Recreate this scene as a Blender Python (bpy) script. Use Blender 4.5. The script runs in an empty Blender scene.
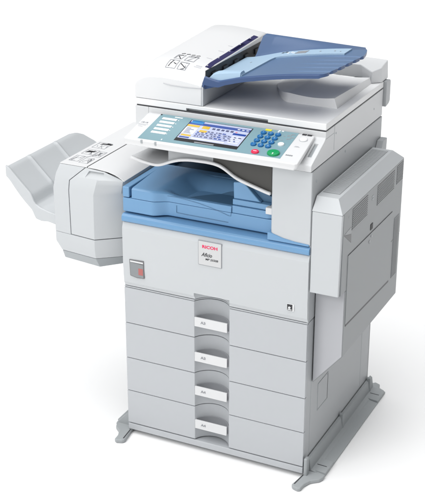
import bpy, bmesh, math, random
from mathutils import Vector, Matrix
random.seed(7)
S = bpy.context.scene
COL = S.collection
# ------------------------------------------------------------------ camera
cam_d = bpy.data.cameras.new('camera'); cam = bpy.data.objects.new('camera', cam_d); COL.objects.link(cam)
YAW, PITCH, FPX = -0.45236, 0.40431, 1249.08
cam.location = (1.75425, -2.99457, 2.13102)
cam.rotation_euler = (math.pi/2 - PITCH, 0, -YAW)
cam_d.sensor_fit = 'VERTICAL'; cam_d.sensor_height = 24.0
cam_d.lens = 24.0*FPX/500.0
cam_d.clip_start = 0.05; cam_d.clip_end = 500
S.camera = cam
# ------------------------------------------------------------------ world, studio key and added fill lamp
W = bpy.data.worlds.new('World'); S.world = W; W.use_nodes = True
wn = W.node_tree.nodes; wl = W.node_tree.links
wn['Background'].inputs[0].default_value = (0.97, 0.985, 1.0, 1)
wn['Background'].inputs[1].default_value = 1.0
_tc = wn.new('ShaderNodeTexCoord'); _sp = wn.new('ShaderNodeSeparateXYZ'); _mr = wn.new('ShaderNodeMapRange'); _mx = wn.new('ShaderNodeMix'); _mx.data_type = 'RGBA'
wl.new(_tc.outputs['Generated'], _sp.inputs[0]); wl.new(_sp.outputs['X'], _mr.inputs['Value'])
_mr.inputs['From Min'].default_value = -0.1; _mr.inputs['From Max'].default_value = 0.75; _mr.interpolation_type = 'SMOOTHSTEP'
wl.new(_mr.outputs['Result'], _mx.inputs['Factor'])
_mx.inputs['A'].default_value = (0.37, 0.375, 0.38, 1); _mx.inputs['B'].default_value = (0.14, 0.142, 0.145, 1)
wl.new(_mx.outputs['Result'], wn['Background'].inputs[0])

def area(name, loc, target, sx, sy, power, col=(1, 1, 1)):
    L = bpy.data.lights.new(name, 'AREA'); L.shape = 'RECTANGLE'; L.size = sx; L.size_y = sy
    L.energy = power; L.color = col
    o = bpy.data.objects.new(name, L); COL.objects.link(o); o.location = loc
    o.rotation_euler = (Vector(target) - Vector(loc)).to_track_quat('-Z', 'Y').to_euler()
    return o
sun_d = bpy.data.lights.new('studio_key', 'SUN'); sun_d.energy = 3.05; sun_d.angle = math.radians(72)
sun = bpy.data.objects.new('studio_key', sun_d); COL.objects.link(sun)
sun.rotation_euler = Vector((0.07, 0.16, -1.0)).to_track_quat('-Z', 'Y').to_euler()
area('added_front_fill', (-0.8, -3.5, 2.95), (0.35, 0.2, 0.95), 2.4, 1.5, 76, (1.0, 0.995, 0.985))  # unseen fill lamp added to lighten the front and the lid under the tray
S.view_settings.view_transform = 'Standard'; S.view_settings.look = 'None'
S.view_settings.exposure = 0.0; S.view_settings.gamma = 1.0
S.render.engine = 'CYCLES'
S.cycles.max_bounces = 8; S.cycles.diffuse_bounces = 5

# ------------------------------------------------------------------ materials
def plastic(name, col, rough=0.42, bump=0.02, scale=900.0, spec=0.4, var=0.02, emit=0.0, coat=0.0):
    m = bpy.data.materials.new(name); m.use_nodes = True
    n = m.node_tree.nodes; l = m.node_tree.links; b = n['Principled BSDF']
    tc = n.new('ShaderNodeTexCoord')
    nz = n.new('ShaderNodeTexNoise'); nz.inputs['Scale'].default_value = 3.0; nz.inputs['Detail'].default_value = 6
    l.new(tc.outputs['Object'], nz.inputs['Vector'])
    mp = n.new('ShaderNodeMix'); mp.data_type = 'RGBA'
    l.new(nz.outputs['Fac'], mp.inputs['Factor'])
    mp.inputs['A'].default_value = tuple(c*(1-var) for c in col) + (1,)
    mp.inputs['B'].default_value = tuple(min(1, c*(1+var)) for c in col) + (1,)
    l.new(mp.outputs['Result'], b.inputs['Base Color'])
    b.inputs['Roughness'].default_value = rough
    b.inputs['Specular IOR Level'].default_value = spec
    b.inputs['Coat Weight'].default_value = coat
    if bump > 0:
        n2 = n.new('ShaderNodeTexNoise'); n2.inputs['Scale'].default_value = scale; n2.inputs['Detail'].default_value = 2
        l.new(tc.outputs['Object'], n2.inputs['Vector'])
        bp = n.new('ShaderNodeBump'); bp.inputs['Strength'].default_value = bump; bp.inputs['Distance'].default_value = 0.001
        l.new(n2.outputs['Fac'], bp.inputs['Height']); l.new(bp.outputs['Normal'], b.inputs['Normal'])
    if emit > 0:
        l.new(mp.outputs['Result'], b.inputs['Emission Color']); b.inputs['Emission Strength'].default_value = emit
    return m
M = {}
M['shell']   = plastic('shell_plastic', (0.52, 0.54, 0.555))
M['white']   = plastic('white_plastic', (0.66, 0.665, 0.672))
M['lid']     = plastic('platen_plastic', (0.78, 0.785, 0.79))
M['feeder']  = plastic('feeder_plastic', (0.70, 0.705, 0.712))
M['lidwhite']= plastic('lid_plastic', (0.63, 0.64, 0.65))
M['drawer']  = plastic('drawer_plastic', (0.465, 0.482, 0.502), bump=0.05, scale=1400)
M['side']    = plastic('shaded_side_plastic', (0.42, 0.435, 0.448))  # shade of the side faces worked into a darker colour than the shell
M['lower']   = plastic('lower_front_plastic', (0.425, 0.432, 0.455))
M['unit']    = plastic('shaded_bypass_plastic', (0.285, 0.298, 0.307))  # right-face shade put into the colour, a darker twin of the shell
M['grey']    = plastic('grey_plastic', (0.36, 0.385, 0.40))
M['cup']     = plastic('shaded_cup_plastic', (0.33, 0.34, 0.36))  # pocket shade inside the handles put into a greyer colour
M['foot']    = plastic('foot_plastic', (0.35, 0.37, 0.38), rough=0.5)
M['darkgrey']= plastic('dark_grey_plastic', (0.16, 0.16, 0.165))
M['fascia']  = plastic('shaded_fascia_plastic', (0.055, 0.054, 0.05))  # shadow under the control panel put into a dark colour
M['seam']    = plastic('seam_shadow_gap', (0.05, 0.05, 0.055), bump=0)
M['black']   = plastic('black_rubber', (0.012, 0.012, 0.014), rough=0.5)
M['blue']    = plastic('blue_plastic', (0.145, 0.305, 0.51), rough=0.3, spec=0.5)
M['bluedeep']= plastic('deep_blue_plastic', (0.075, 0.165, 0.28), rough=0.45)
M['baydark'] = plastic('shaded_bay_plastic', (0.012, 0.035, 0.065), rough=0.5)  # near-black blue, the deep bay's shade put into the colour
M['navy']    = plastic('navy_plastic', (0.100, 0.170, 0.30), rough=0.4, spec=0.35)
M['rim']     = plastic('rim_navy_plastic', (0.040, 0.080, 0.19), rough=0.35)
M['fence']   = plastic('fence_blue_plastic', (0.070, 0.125, 0.245), rough=0.4)
M['paleblue']= plastic('pale_blue_plastic', (0.36, 0.50, 0.64), rough=0.45)
M['cyan']    = plastic('console_blue', (0.20, 0.33, 0.375), rough=0.35)
M['key']     = plastic('key_blue', (0.015, 0.14, 0.36), rough=0.3)
M['red']     = plastic('red_key', (0.80, 0.02, 0.08), rough=0.3)
M['green']   = plastic('green_key', (0.01, 0.30, 0.10), rough=0.3)
M['yellow']  = plastic('yellow_key', (0.75, 0.68, 0.03), rough=0.3)
M['keywhite']= plastic('white_key', (0.82, 0.84, 0.85), rough=0.35)
M['logo']    = plastic('red_ink', (0.72, 0.01, 0.10), bump=0)
M['ink']     = plastic('black_ink', (0.03, 0.03, 0.035), bump=0)
M['greyink'] = plastic('grey_ink', (0.28, 0.29, 0.31), bump=0)
M['lgreyink']= plastic('pale_grey_ink', (0.50, 0.51, 0.53), bump=0)
M['stripe']  = plastic('indigo_ink', (0.014, 0.012, 0.085), bump=0, rough=0.5)
M['badge']   = plastic('badge_plate', (0.56, 0.565, 0.57), rough=0.3)
M['smoke']   = plastic('smoked_cover', (0.24, 0.255, 0.265), rough=0.2)
M['redlamp'] = plastic('red_switch', (0.42, 0.13, 0.12), rough=0.3)
M['scr_bg']  = plastic('screen_lavender', (0.48, 0.52, 0.68), bump=0, rough=0.15, emit=0.03)
M['scr_w']   = plastic('screen_white', (0.62, 0.64, 0.70), bump=0, rough=0.15, emit=0.03)
M['scr_b']   = plastic('screen_blue', (0.03, 0.07, 0.30), bump=0, rough=0.15, emit=0.03)
M['scr_c']   = plastic('screen_azure', (0.04, 0.22, 0.50), bump=0, rough=0.15, emit=0.03)
M['scr_y']   = plastic('screen_yellow', (0.62, 0.42, 0.05), bump=0, rough=0.15, emit=0.03)
M['scr_i']   = plastic('screen_ink', (0.10, 0.11, 0.20), bump=0, rough=0.15)
M['scr_r']   = plastic('screen_red', (0.7, 0.25, 0.3), bump=0, rough=0.15)
M['floor']   = plastic('studio_paper', (0.88, 0.88, 0.88), rough=0.9, bump=0.0, spec=0.0, var=0.004)

# ------------------------------------------------------------------ helpers
FLOOR = 0.0130
BASE = Vector((0.30, 0.29, FLOOR))
def _smooth(me, ang=math.radians(38)):
    me.polygons.foreach_set('use_smooth', [True]*len(me.polygons))
    bm = bmesh.new(); bm.from_mesh(me)
    for e in bm.edges:
        if len(e.link_faces) == 2 and e.calc_face_angle(0) > ang: e.smooth = False
    bm.to_mesh(me); bm.free()

def link(name, bm, mat, parent, bevel=0.0, seg=3, mats=None, bang=25, weld=False):
    """one mesh object from world-space geometry; parts are stored relative to the machine's base"""
    bmesh.ops.remove_doubles(bm, verts=bm.verts, dist=1e-6)
    bmesh.ops.recalc_face_normals(bm, faces=bm.faces)
    if bevel > 0:
        es = [e for e in bm.edges if len(e.link_faces) == 2 and e.calc_face_angle(0) > math.radians(bang)]
        bmesh.ops.bevel(bm, geom=es, offset=bevel, segments=seg, profile=0.5, affect='EDGES', clamp_overlap=True)
    off = BASE if parent is not None else Vector((0, 0, 0))
    bmesh.ops.translate(bm, verts=bm.verts, vec=-off)
    me = bpy.data.meshes.new(name); bm.to_mesh(me); bm.free()
    for mm in (mats or [mat]): me.materials.append(mm)
    _smooth(me)
    o = bpy.data.objects.new(name, me); COL.objects.link(o)
    if parent is not None: o.parent = parent
    if bevel > 0:
        w = o.modifiers.new('wn', 'WEIGHTED_NORMAL'); w.keep_sharp = True
    return o

def box_in(bm, a, b, mi=0):
    x0, y0, z0 = a; x1, y1, z1 = b
    v = [bm.verts.new(p) for p in ((x0,y0,z0),(x1,y0,z0),(x1,y1,z0),(x0,y1,z0),(x0,y0,z1),(x1,y0,z1),(x1,y1,z1),(x0,y1,z1))]
    for f in ((0,3,2,1),(4,5,6,7),(0,1,5,4),(1,2,6,5),(2,3,7,6),(3,0,4,7)):
        bm.faces.new([v[i] for i in f]).material_index = mi
    return v
def box(name, a, b, mat, parent, bevel=0.0, seg=3):
    bm = bmesh.new(); box_in(bm, a, b); return link(name, bm, mat, parent, bevel, seg)
def prism_in(bm, pts, axis, a, b, mi=0):
    def P(p, t):
        return {'x': (t, p[0], p[1]), 'y': (p[0], t, p[1]), 'z': (p[0], p[1], t)}[axis]
    A = [bm.verts.new(P(p, a)) for p in pts]; B = [bm.verts.new(P(p, b)) for p in pts]
    n = len(pts)
    bm.faces.new(A[::-1]).material_index = mi; bm.faces.new(B).material_index = mi
    for i in range(n):
        bm.faces.new((A[i], A[(i+1) % n], B[(i+1) % n], B[i])).material_index = mi
def prism(name, pts, axis, a, b, mat, parent, bevel=0.0, seg=3, bang=25):
    bm = bmesh.new(); prism_in(bm, pts, axis, a, b); return link(name, bm, mat, parent, bevel, seg, bang=bang)
def loft_in(bm, rings, mi=0):
    R = [[bm.verts.new(p) for p in r] for r in rings]; n = len(R[0])
    bm.faces.new(R[0][::-1]).material_index = mi; bm.faces.new(R[-1]).material_index = mi
    for k in range(len(R)-1):
        for i in range(n):
            bm.faces.new((R[k][i], R[k][(i+1) % n], R[k+1][(i+1) % n], R[k+1][i])).material_index = mi
def loft(name, rings, mat, parent, bevel=0.0, seg=3, bang=25):
    bm = bmesh.new(); loft_in(bm, rings); return link(name, bm, mat, parent, bevel, seg, bang=bang)
def cyl_in(bm, c, ax, r, h, n=24, mi=0, r2=None, sx=1.0):
    """disc button: centre c, up axis ax (unit), radius r, height h"""
    ax = Vector(ax).normalized(); u = Vector((1, 0, 0)); v = ax.cross(u).normalized(); c = Vector(c)
    r2 = r if r2 is None else r2
    lv = [(r, 0), (r, h*0.6), (r2*0.92, h*0.92), (r2*0.75, h)]
    rings = [[c + ax*hh + u*(rr*sx*math.cos(2*math.pi*i/n)) + v*(rr*math.sin(2*math.pi*i/n)) for i in range(n)] for rr, hh in lv]
    loft_in(bm, rings, mi)
def cut(obj, cutter_bm):
    bmesh.ops.recalc_face_normals(cutter_bm, faces=cutter_bm.faces)
    me = bpy.data.meshes.new('cutter'); cutter_bm.to_mesh(me); cutter_bm.free()
    c = bpy.data.objects.new('cutter', me); COL.objects.link(c)
    wn_ = [m for m in obj.modifiers]
    for m in wn_: obj.modifiers.remove(m)
    md = obj.modifiers.new('b', 'BOOLEAN'); md.operation = 'DIFFERENCE'; md.object = c; md.solver = 'EXACT'
    bpy.context.view_layer.update()
    dg = bpy.context.evaluated_depsgraph_get()
    new = bpy.data.meshes.new_from_object(obj.evaluated_get(dg))
    obj.modifiers.clear(); old = obj.data; obj.data = new; new.name = old.name
    bpy.data.objects.remove(c); bpy.data.meshes.remove(me)
    _smooth(new)
    w = obj.modifiers.new('wn', 'WEIGHTED_NORMAL'); w.keep_sharp = True
    return obj
def cutbox(obj, a, b):
    bm = bmesh.new(); box_in(bm, a, b); return cut(obj, bm)
def text_bm(bm, s, origin, ux, uz, size, shear=0.0, mi=0, thick=0.0004, bold=0.0, width=None, align='LEFT'):
    """lettering laid on a surface: ux = writing direction, uz = up direction of the letters"""
    cu = bpy.data.curves.new('t', 'FONT'); cu.body = s; cu.size = size; cu.shear = shear; cu.offset = bold*size
    cu.extrude = thick/2; cu.resolution_u = 3; cu.align_x = align
    o = bpy.data.objects.new('t', cu); COL.objects.link(o)
    bpy.context.view_layer.update()
    dg = bpy.context.evaluated_depsgraph_get()
    me = bpy.data.meshes.new_from_object(o.evaluated_get(dg))
    bpy.data.objects.remove(o)
    ux = Vector(ux).normalized(); uz = Vector(uz).normalized(); nn = ux.cross(uz)
    xs = [v.co.x for v in me.vertices]; k = 1.0
    if width and xs: k = width/(max(xs)-min(xs))
    base = len(bm.verts)
    vs = [bm.verts.new(Vector(origin) + ux*v.co.x*k + uz*v.co.y + nn*(v.co.z + thick/2)) for v in me.vertices]
    for p in me.polygons:
        try: bm.faces.new([vs[i] for i in p.vertices]).material_index = mi
        except ValueError: pass
    bpy.data.meshes.remove(me)
def tube_in(bm, pts, r, n=8, mi=0):
    pts = [Vector(p) for p in pts]; rings = []
    for i, p in enumerate(pts):
        t = (pts[min(i+1, len(pts)-1)] - pts[max(i-1, 0)]).normalized()
        u = t.cross(Vector((0, 0, 1)));  u = u.normalized() if u.length > 1e-4 else Vector((1, 0, 0))
        v = t.cross(u)
        rings.append([p + u*r*math.cos(2*math.pi*k/n) + v*r*math.sin(2*math.pi*k/n) for k in range(n)])
    loft_in(bm, rings, mi)
def lerp(pts, x):
    if x <= pts[0][0]: return pts[0][1]
    for (a, fa), (b, fb) in zip(pts, pts[1:]):
        if x <= b:
            t = (x-a)/(b-a); return fa + (fb-fa)*t
    return pts[-1][1]
def smoothed(pts, x, w):
    return sum(lerp(pts, x + w*k/4.0) for k in range(-4, 5))/9.0
def sheet(name, xs, ys, f, zb, mat, parent):
    """solid with a height-field top z=f(x,y) and a bottom zb(x,y)"""
    bm = bmesh.new()
    T = [[bm.verts.new((x, y, f(x, y))) for y in ys] for x in xs]
    B = [[bm.verts.new((x, y, zb(x, y))) for y in ys] for x in xs]
    nx, ny = len(xs), len(ys)
    for i in range(nx-1):
        for j in range(ny-1):
            bm.faces.new((T[i][j], T[i+1][j], T[i+1][j+1], T[i][j+1]))
            bm.faces.new((B[i][j], B[i][j+1], B[i+1][j+1], B[i+1][j]))
    for i in range(nx-1):
        bm.faces.new((T[i][0], B[i][0], B[i+1][0], T[i+1][0])); bm.faces.new((T[i][-1], T[i+1][-1], B[i+1][-1], B[i][-1]))
    for j in range(ny-1):
        bm.faces.new((T[0][j], T[0][j+1], B[0][j+1], B[0][j])); bm.faces.new((T[-1][j], B[-1][j], B[-1][j+1], T[-1][j+1]))
    return link(name, bm, mat, parent)
def rng(a, b, n): return [a + (b-a)*i/(n-1) for i in range(n)]
def dupe(o, dz=0, dx=0, dy=0):
    c = o.copy(); COL.objects.link(c); c.parent = o.parent; c.location = o.location + Vector((dx, dy, dz)); return c

# ------------------------------------------------------------------ setting
bm = bmesh.new()
v = [bm.verts.new(p) for p in ((-60, -30, FLOOR), (60, -30, FLOOR), (60, 90, FLOOR), (-60, 90, FLOOR))]; bm.faces.new(v)
fl = link('floor', bm, M['floor'], None); fl['kind'] = 'structure'

# ------------------------------------------------------------------ the machine
C = bpy.data.objects.new('multifunction_copier', None); COL.objects.link(C); C.location = BASE
C['label'] = 'large white office photocopier with blue paper trays, tilted touch console and four paper drawers'
C['category'] = 'photocopier'
X1 = 0.60; D = 0.58

# --- inner frame behind all the covers
fr = box('inner_frame', (0.006, 0.050, 0.045), (0.592, 0.574, 0.770), M['darkgrey'], C)
box('base_plinth', (0.0, 0.0, 0.0285), (X1, D, 0.0495), M['drawer'], C, 0.002)

# --- lower side panel (right) with its seams and the small access flap
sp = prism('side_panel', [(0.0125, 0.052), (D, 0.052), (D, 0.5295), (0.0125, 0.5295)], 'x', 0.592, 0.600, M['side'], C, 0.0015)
for y in (0.046, 0.497):
    box('panel_seam', (0.5995, y, 0.075), (0.6004, y+0.0022, 0.525), M['grey'], sp)
bm = bmesh.new()
for a, b in (((0.105, 0.1915), (0.1075, 0.285)), ((0.189, 0.1915), (0.1915, 0.285)), ((0.1075, 0.1915), (0.189, 0.194)), ((0.1075, 0.2825), (0.189, 0.285))):
    box_in(bm, (0.5995, a[0], a[1]), (0.6008, b[0], b[1]))
link('access_flap', bm, M['grey'], sp)
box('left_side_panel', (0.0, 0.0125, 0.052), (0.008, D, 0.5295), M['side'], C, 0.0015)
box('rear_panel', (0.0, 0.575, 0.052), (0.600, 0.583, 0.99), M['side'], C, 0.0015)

# --- four paper drawers, each with the concave column and its cup handle
CX0, CX1, DEP = 0.238, 0.3545, 0.040
def arc(x0, x1, dep, n=20, y0=0.0):
    """concave arc in plan between x0 and x1"""
    c = (x1-x0)/2; R = (c*c + dep*dep)/(2*dep); yc = y0 + dep - R; a0 = math.asin(c/R)
    return [((x0+x1)/2 + R*math.sin(-a0 + 2*a0*i/n), yc + R*math.cos(-a0 + 2*a0*i/n)) for i in range(n+1)]
def drawer(z0, z1, hz, word):
    plan = [(0.0, 0.0)] + arc(CX0, CX1, DEP) + [(X1, 0.0), (X1, 0.011), (0.592, 0.055), (0.008, 0.055), (0.0, 0.011)]
    dr = prism('drawer', plan, 'z', z0, z1, M['drawer'], C, 0.0012, 2)
    # D-shaped cup: front bar, floor and curved back lip
    bm = bmesh.new()
    zb, zt = hz-0.030, hz
    prism_in(bm, [(0.2392, -0.0012), (0.3470, -0.0012), (0.3470, 0.0042), (0.2392, 0.0042)], 'z', zb, zt)
    h = link('handle', bm, M['white'], dr)
    bv = h.modifiers.new('bv', 'BEVEL'); bv.width = 0.0008; bv.segments = 2; bv.limit_method = 'ANGLE'
    bm = bmesh.new()
    A = arc(0.2400, 0.3515, 0.0335, 20, 0.0046)
    Bq = arc(0.2420, 0.3495, 0.0310, 20, 0.0050)
    prism_in(bm, A, 'z', zb+0.0005, zb+0.0025)
    prism_in(bm, A + Bq[::-1], 'z', zb+0.0026, zt+0.0030)
    link('handle_cup', bm, M['cup'], dr)
    bm = bmesh.new()
    text_bm(bm, word, (0.2600, -0.0016, hz-0.0178), (1, 0, 0), (0, 0, 1), 0.0115, bold=0.02, thick=0.0006, width=0.0165)
    link('size_mark', bm, M['greyink'], dr)
    return dr
G = 0.0011
zs = [0.0525, 0.1701, 0.2868, 0.4084, 0.5290]
for k, (hz, wd) in enumerate(zip((0.1237, 0.2423, 0.3593, 0.4775), ('A4', 'A4', 'A3', 'A3'))):
    drawer(zs[k]+G, zs[k+1]-G, hz, wd)

# --- front cover
prof = [(0.012, 0.7440), (0.0055, 0.7440), (0.0025, 0.7415), (-0.004, 0.7240), (-0.004, 0.600), (-0.001, 0.5480), (0.003, 0.5400), (0.003, 0.5352), (0.052, 0.5352), (0.052, 0.7440)]
fc = prism('front_cover', prof, 'x', 0.0, X1, M['shell'], C, 0.0012, 2, bang=20)
bm = bmesh.new(); prism_in(bm, [(CX1, -0.02), (CX0, -0.02)] + arc(CX0, CX1, DEP), 'z', 0.530, 0.5570)
cut(fc, bm)
# thin strip between the cover and the top drawer
prism('cover_gap_strip', [(0.0, 0.002)] + arc(CX0, CX1, DEP, 20, 0.001) + [(X1, 0.002), (X1, 0.011), (0.592, 0.055), (0.008, 0.055), (0.0, 0.011)], 'z', 0.5300, 0.5332, M['drawer'], C)
# badge
bd = box('badge', (0.2555, -0.0062, 0.6555), (0.3312, -0.0035, 0.7325), M['greyink'], fc, 0.0005, 1)
box('badge_face', (0.2570, -0.0068, 0.6570), (0.3298, -0.0058, 0.7310), M['badge'], fc, 0.0003, 1)
bm = bmesh.new()
text_bm(bm, 'RICOH', (0.2685, -0.0068, 0.7105), (1, 0, 0), (0, 0, 1), 0.0130, bold=0.035, width=0.0490)
link('red_maker_lettering', bm, M['logo'], fc)
bm = bmesh.new()
text_bm(bm, 'Aficio', (0.2665, -0.0068, 0.6845), (1, 0, 0), (0, 0, 1), 0.0165, shear=0.35, bold=0.018, width=0.0350)
text_bm(bm, 'MP 2550B', (0.2790, -0.0068, 0.6735), (1, 0, 0), (0, 0, 1), 0.0088, shear=0.2, bold=0.02, width=0.0410)
link('black_model_lettering', bm, M['ink'], fc)
# power switch window
sw = prism('power_switch_window', [(0.0235, 0.6270), (0.0725, 0.6290), (0.0735, 0.5720), (0.048, 0.5700), (0.0255, 0.5745)], 'y', -0.0060, -0.0030, M['darkgrey'], fc)
prism('smoked_flap', [(0.0255, 0.6190), (0.0708, 0.6160), (0.0715, 0.5740), (0.048, 0.5722), (0.0275, 0.5765)], 'y', -0.0068, -0.0040, M['smoke'], fc)
box('flap_lip', (0.0262, -0.0069, 0.6195), (0.0705, -0.0045, 0.6245), M['white'], fc, 0.0006, 2)
box('power_switch', (0.0545, -0.0074, 0.5815), (0.0700, -0.0060, 0.6030), M['redlamp'], fc, 0.0005, 2)
# energy mark on the lower right
bm = bmesh.new(); box_in(bm, (0.5375, -0.0052, 0.5655), (0.5590, -0.0035, 0.5870), 0)
box_in(bm, (0.5385, -0.0056, 0.5665), (0.5550, -0.0048, 0.5860), 1)
text_bm(bm, '*', (0.5418, -0.0056, 0.5655), (1, 0, 0), (0, 0, 1), 0.019, mi=0, bold=0.02)
box_in(bm, (0.5405, -0.0060, 0.5685), (0.5530, -0.0053, 0.5705), 0)
link('energy_mark', bm, None, fc, mats=[M['keywhite'], M['ink']])

# --- blue band and the blue output bay
band = [(0.002, 0.7450), (-0.0045, 0.7475), (-0.0060, 0.7560), (-0.0035, 0.7640), (0.003, 0.7690), (0.060, 0.7710), (0.060, 0.7450)]
prism('blue_band', band, 'x', 0.0, X1, M['blue'], C, 0.001, 2, bang=20)

ot = prism('output_tray', [(0.0, 0.006), (0.095, 0.006)] + [(0.095+0.05*t, 0.006+0.024*(3*t*t-2*t**3)) for t in rng(0.1, 0.9, 9)] + [(0.145, 0.030), (0.476, 0.030), (0.476, 0.430), (0.0, 0.430)],
           'z', 0.7755, 0.8185, M['blue'], C, 0.0025, 3)
# upper tray deck: plateau on the left, sunken floor in the middle
xs = rng(0.030, 0.345, 64); ys = [0.008, 0.0095, 0.013] + rng(0.018, 0.2, 36)
def fy(x): return 0.0 + 0.022*(lambda t: 3*t*t-2*t**3)(min(1, max(0, (x-0.095)/0.05)))
def deck(x, y):
    yy = y - 0.008
    t = min(1, max(0, (x-0.095)/0.085 - 0.35*(yy/0.19))); t = 3*t*t-2*t**3
    edge = min(1, yy/0.006); plate = 0.8505 - 0.004*(1-edge) + 0.012*yy/0.19
    q = min(1, max(0, (yy-0.008)/0.04)); q2 = min(1, max(0, (yy-0.125)/0.065)); fl_ = 0.8385 - 0.024*q*q*(3-2*q) + 0.040*q2*q2*(3-2*q2)
    return plate*(1-t) + fl_*t
bm = bmesh.new()
dk = sheet('deck', xs, ys, deck, lambda x, y: 0.8200, M['blue'], ot)
for vv in dk.data.vertices:      # follow the stepped front of the tray below
    x = vv.co.x + BASE.x; y = vv.co.y + BASE.y
    vv.co.y += fy(x)*(1-(y-0.008)/0.192)
# cavity shade of the sunken floor, put into a darker blue sheet
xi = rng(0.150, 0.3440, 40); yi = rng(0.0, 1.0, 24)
ino = sheet('floor_shade_sheet', xi, yi, lambda x, y: 0.83, lambda x, y: 0.8210, M['bluedeep'], ot)
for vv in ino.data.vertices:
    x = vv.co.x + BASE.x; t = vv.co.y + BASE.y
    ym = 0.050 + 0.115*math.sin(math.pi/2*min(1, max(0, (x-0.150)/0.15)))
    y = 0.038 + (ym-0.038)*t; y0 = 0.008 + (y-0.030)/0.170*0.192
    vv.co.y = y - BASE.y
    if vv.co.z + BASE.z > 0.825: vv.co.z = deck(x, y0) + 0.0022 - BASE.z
# left side fence
prism('side_fence', [(0.0, 0.006), (0.022, 0.006), (0.022, 0.36), (0.0, 0.36)], 'z', 0.8205, 0.8530, M['blue'], ot, 0.003, 3)
# rear wall of the deck with its ledge, then the deep bay behind
box('paper_stop', (0.024, 0.201, 0.8200), (0.345, 0.232, 0.8560), M['blue'], ot, 0.003, 3)
# right block with step and fin
prism('right_block', [(0.346, 0.031), (0.455, 0.031), (0.476, 0.040), (0.476, 0.43), (0.346, 0.43)], 'z', 0.8195, 0.8420, M['blue'], ot, 0.002, 3)
box('block_step', (0.3455, 0.036, 0.8430), (0.462, 0.40, 0.8600), M['blue'], ot, 0.002, 3)
prism('guide_fin', [(0.347, 0.860), (0.3455, 0.910), (0.372, 0.914), (0.384, 0.908), (0.432, 0.861)], 'y', 0.040, 0.38, M['blue'], ot, 0.003, 3)
prism('paper_ramp', [(0.384, 0.9085), (0.476, 0.872), (0.476, 0.861), (0.434, 0.861)], 'y', 0.055, 0.39, M['bluedeep'], ot, 0.001, 2)
box('catch', (0.455, 0.020, 0.838), (0.478, 0.070, 0.858), M['white'], ot, 0.002, 3)
# shallow contour grooves on the face
bm = bmesh.new()
tube_in(bm, [(0.135, 0.0290, 0.8375)] + [(x, 0.0290, 0.838-0.030*((x-0.15)/0.19)**2) for x in rng(0.15, 0.335, 14)] + [(0.343, 0.0292, 0.809), (0.345, 0.0292, 0.835)], 0.0005, 6)
link('tray_seam', bm, M['bluedeep'], ot)
bm = bmesh.new()
tube_in(bm, [(0.168, 0.0292, 0.812), (0.168, 0.0292, 0.7905), (0.20, 0.0292, 0.7895), (0.335, 0.0292, 0.7885)], 0.0008, 6)
link('embossed_line', bm, M['bluedeep'], ot)
# bay lining
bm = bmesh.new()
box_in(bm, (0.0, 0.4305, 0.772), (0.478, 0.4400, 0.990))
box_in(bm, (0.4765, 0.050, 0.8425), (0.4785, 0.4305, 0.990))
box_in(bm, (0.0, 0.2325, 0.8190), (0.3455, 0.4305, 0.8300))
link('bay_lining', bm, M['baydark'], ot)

# --- upper housing: rear block, right column and its bottom curve
box('rear_housing', (0.0, 0.4405, 0.772), (X1, 0.574, 0.990), M['shell'], C, 0.0015)
pl = [(0.4785, 0.055), (0.4785, 0.012)] + [(0.4785+0.010*(1-math.cos(a)), 0.012-0.012*math.sin(a)) for a in rng(0.2, 1.57, 6)] + [(0.5985, 0.0), (0.600, 0.0015), (0.600, 0.4395), (0.4785, 0.4395)]
col_ = prism('right_column', pl, 'z', 0.775, 0.9905, M['shell'], C, 0.0008, 2)
# blue swoosh that rises at the foot of the column
prism('band_swoosh', [(0.4715, 0.7720), (0.598, 0.7720), (0.598, 0.7775), (0.555, 0.7795), (0.520, 0.7840), (0.492, 0.7915), (0.478, 0.7955), (0.4715, 0.7955)], 'y', -0.0030, 0.0200, M['blue'], C, 0.002, 2)
# right hand side wall, upper
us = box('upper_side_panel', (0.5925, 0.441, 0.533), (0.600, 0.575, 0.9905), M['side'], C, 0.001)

# --- scanner support plate with the wavy lip
lipc = [(0.035, 0.9475), (0.070, 0.940), (0.114, 0.9345), (0.135, 0.938), (0.164, 0.9515), (0.195, 0.962), (0.228, 0.967), (0.285, 0.9685), (0.312, 0.966), (0.3286, 0.961), (0.347, 0.950), (0.366, 0.9375), (0.385, 0.930), (0.4154, 0.921), (0.446, 0.9125), (0.478, 0.904)]
def lz(x): return smoothed(lipc, x, 0.012)
nx_ = 60; LX = rng(0.035, 0.478, nx_)
bm = bmesh.new()
up = lambda x: lz(x) + 0.0085
for i in range(nx_-1):
    a, b = LX[i], LX[i+1]
prism_in(bm, [(x, lz(x)) for x in LX] + [(x, up(x)) for x in reversed(LX)], 'y', -0.004, 0.006)
lip = link('scanner_support', bm, M['white'], C)
bv = lip.modifiers.new('bv', 'BEVEL'); bv.width = 0.0025; bv.segments = 3; bv.limit_method = 'ANGLE'; bv.angle_limit = math.radians(40)
LP = [x for x in LX if x < 0.160]
bm = bmesh.new()
ring = lambda y, k: [(x, y, lz(x)+0.0005) for x in LP]
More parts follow.
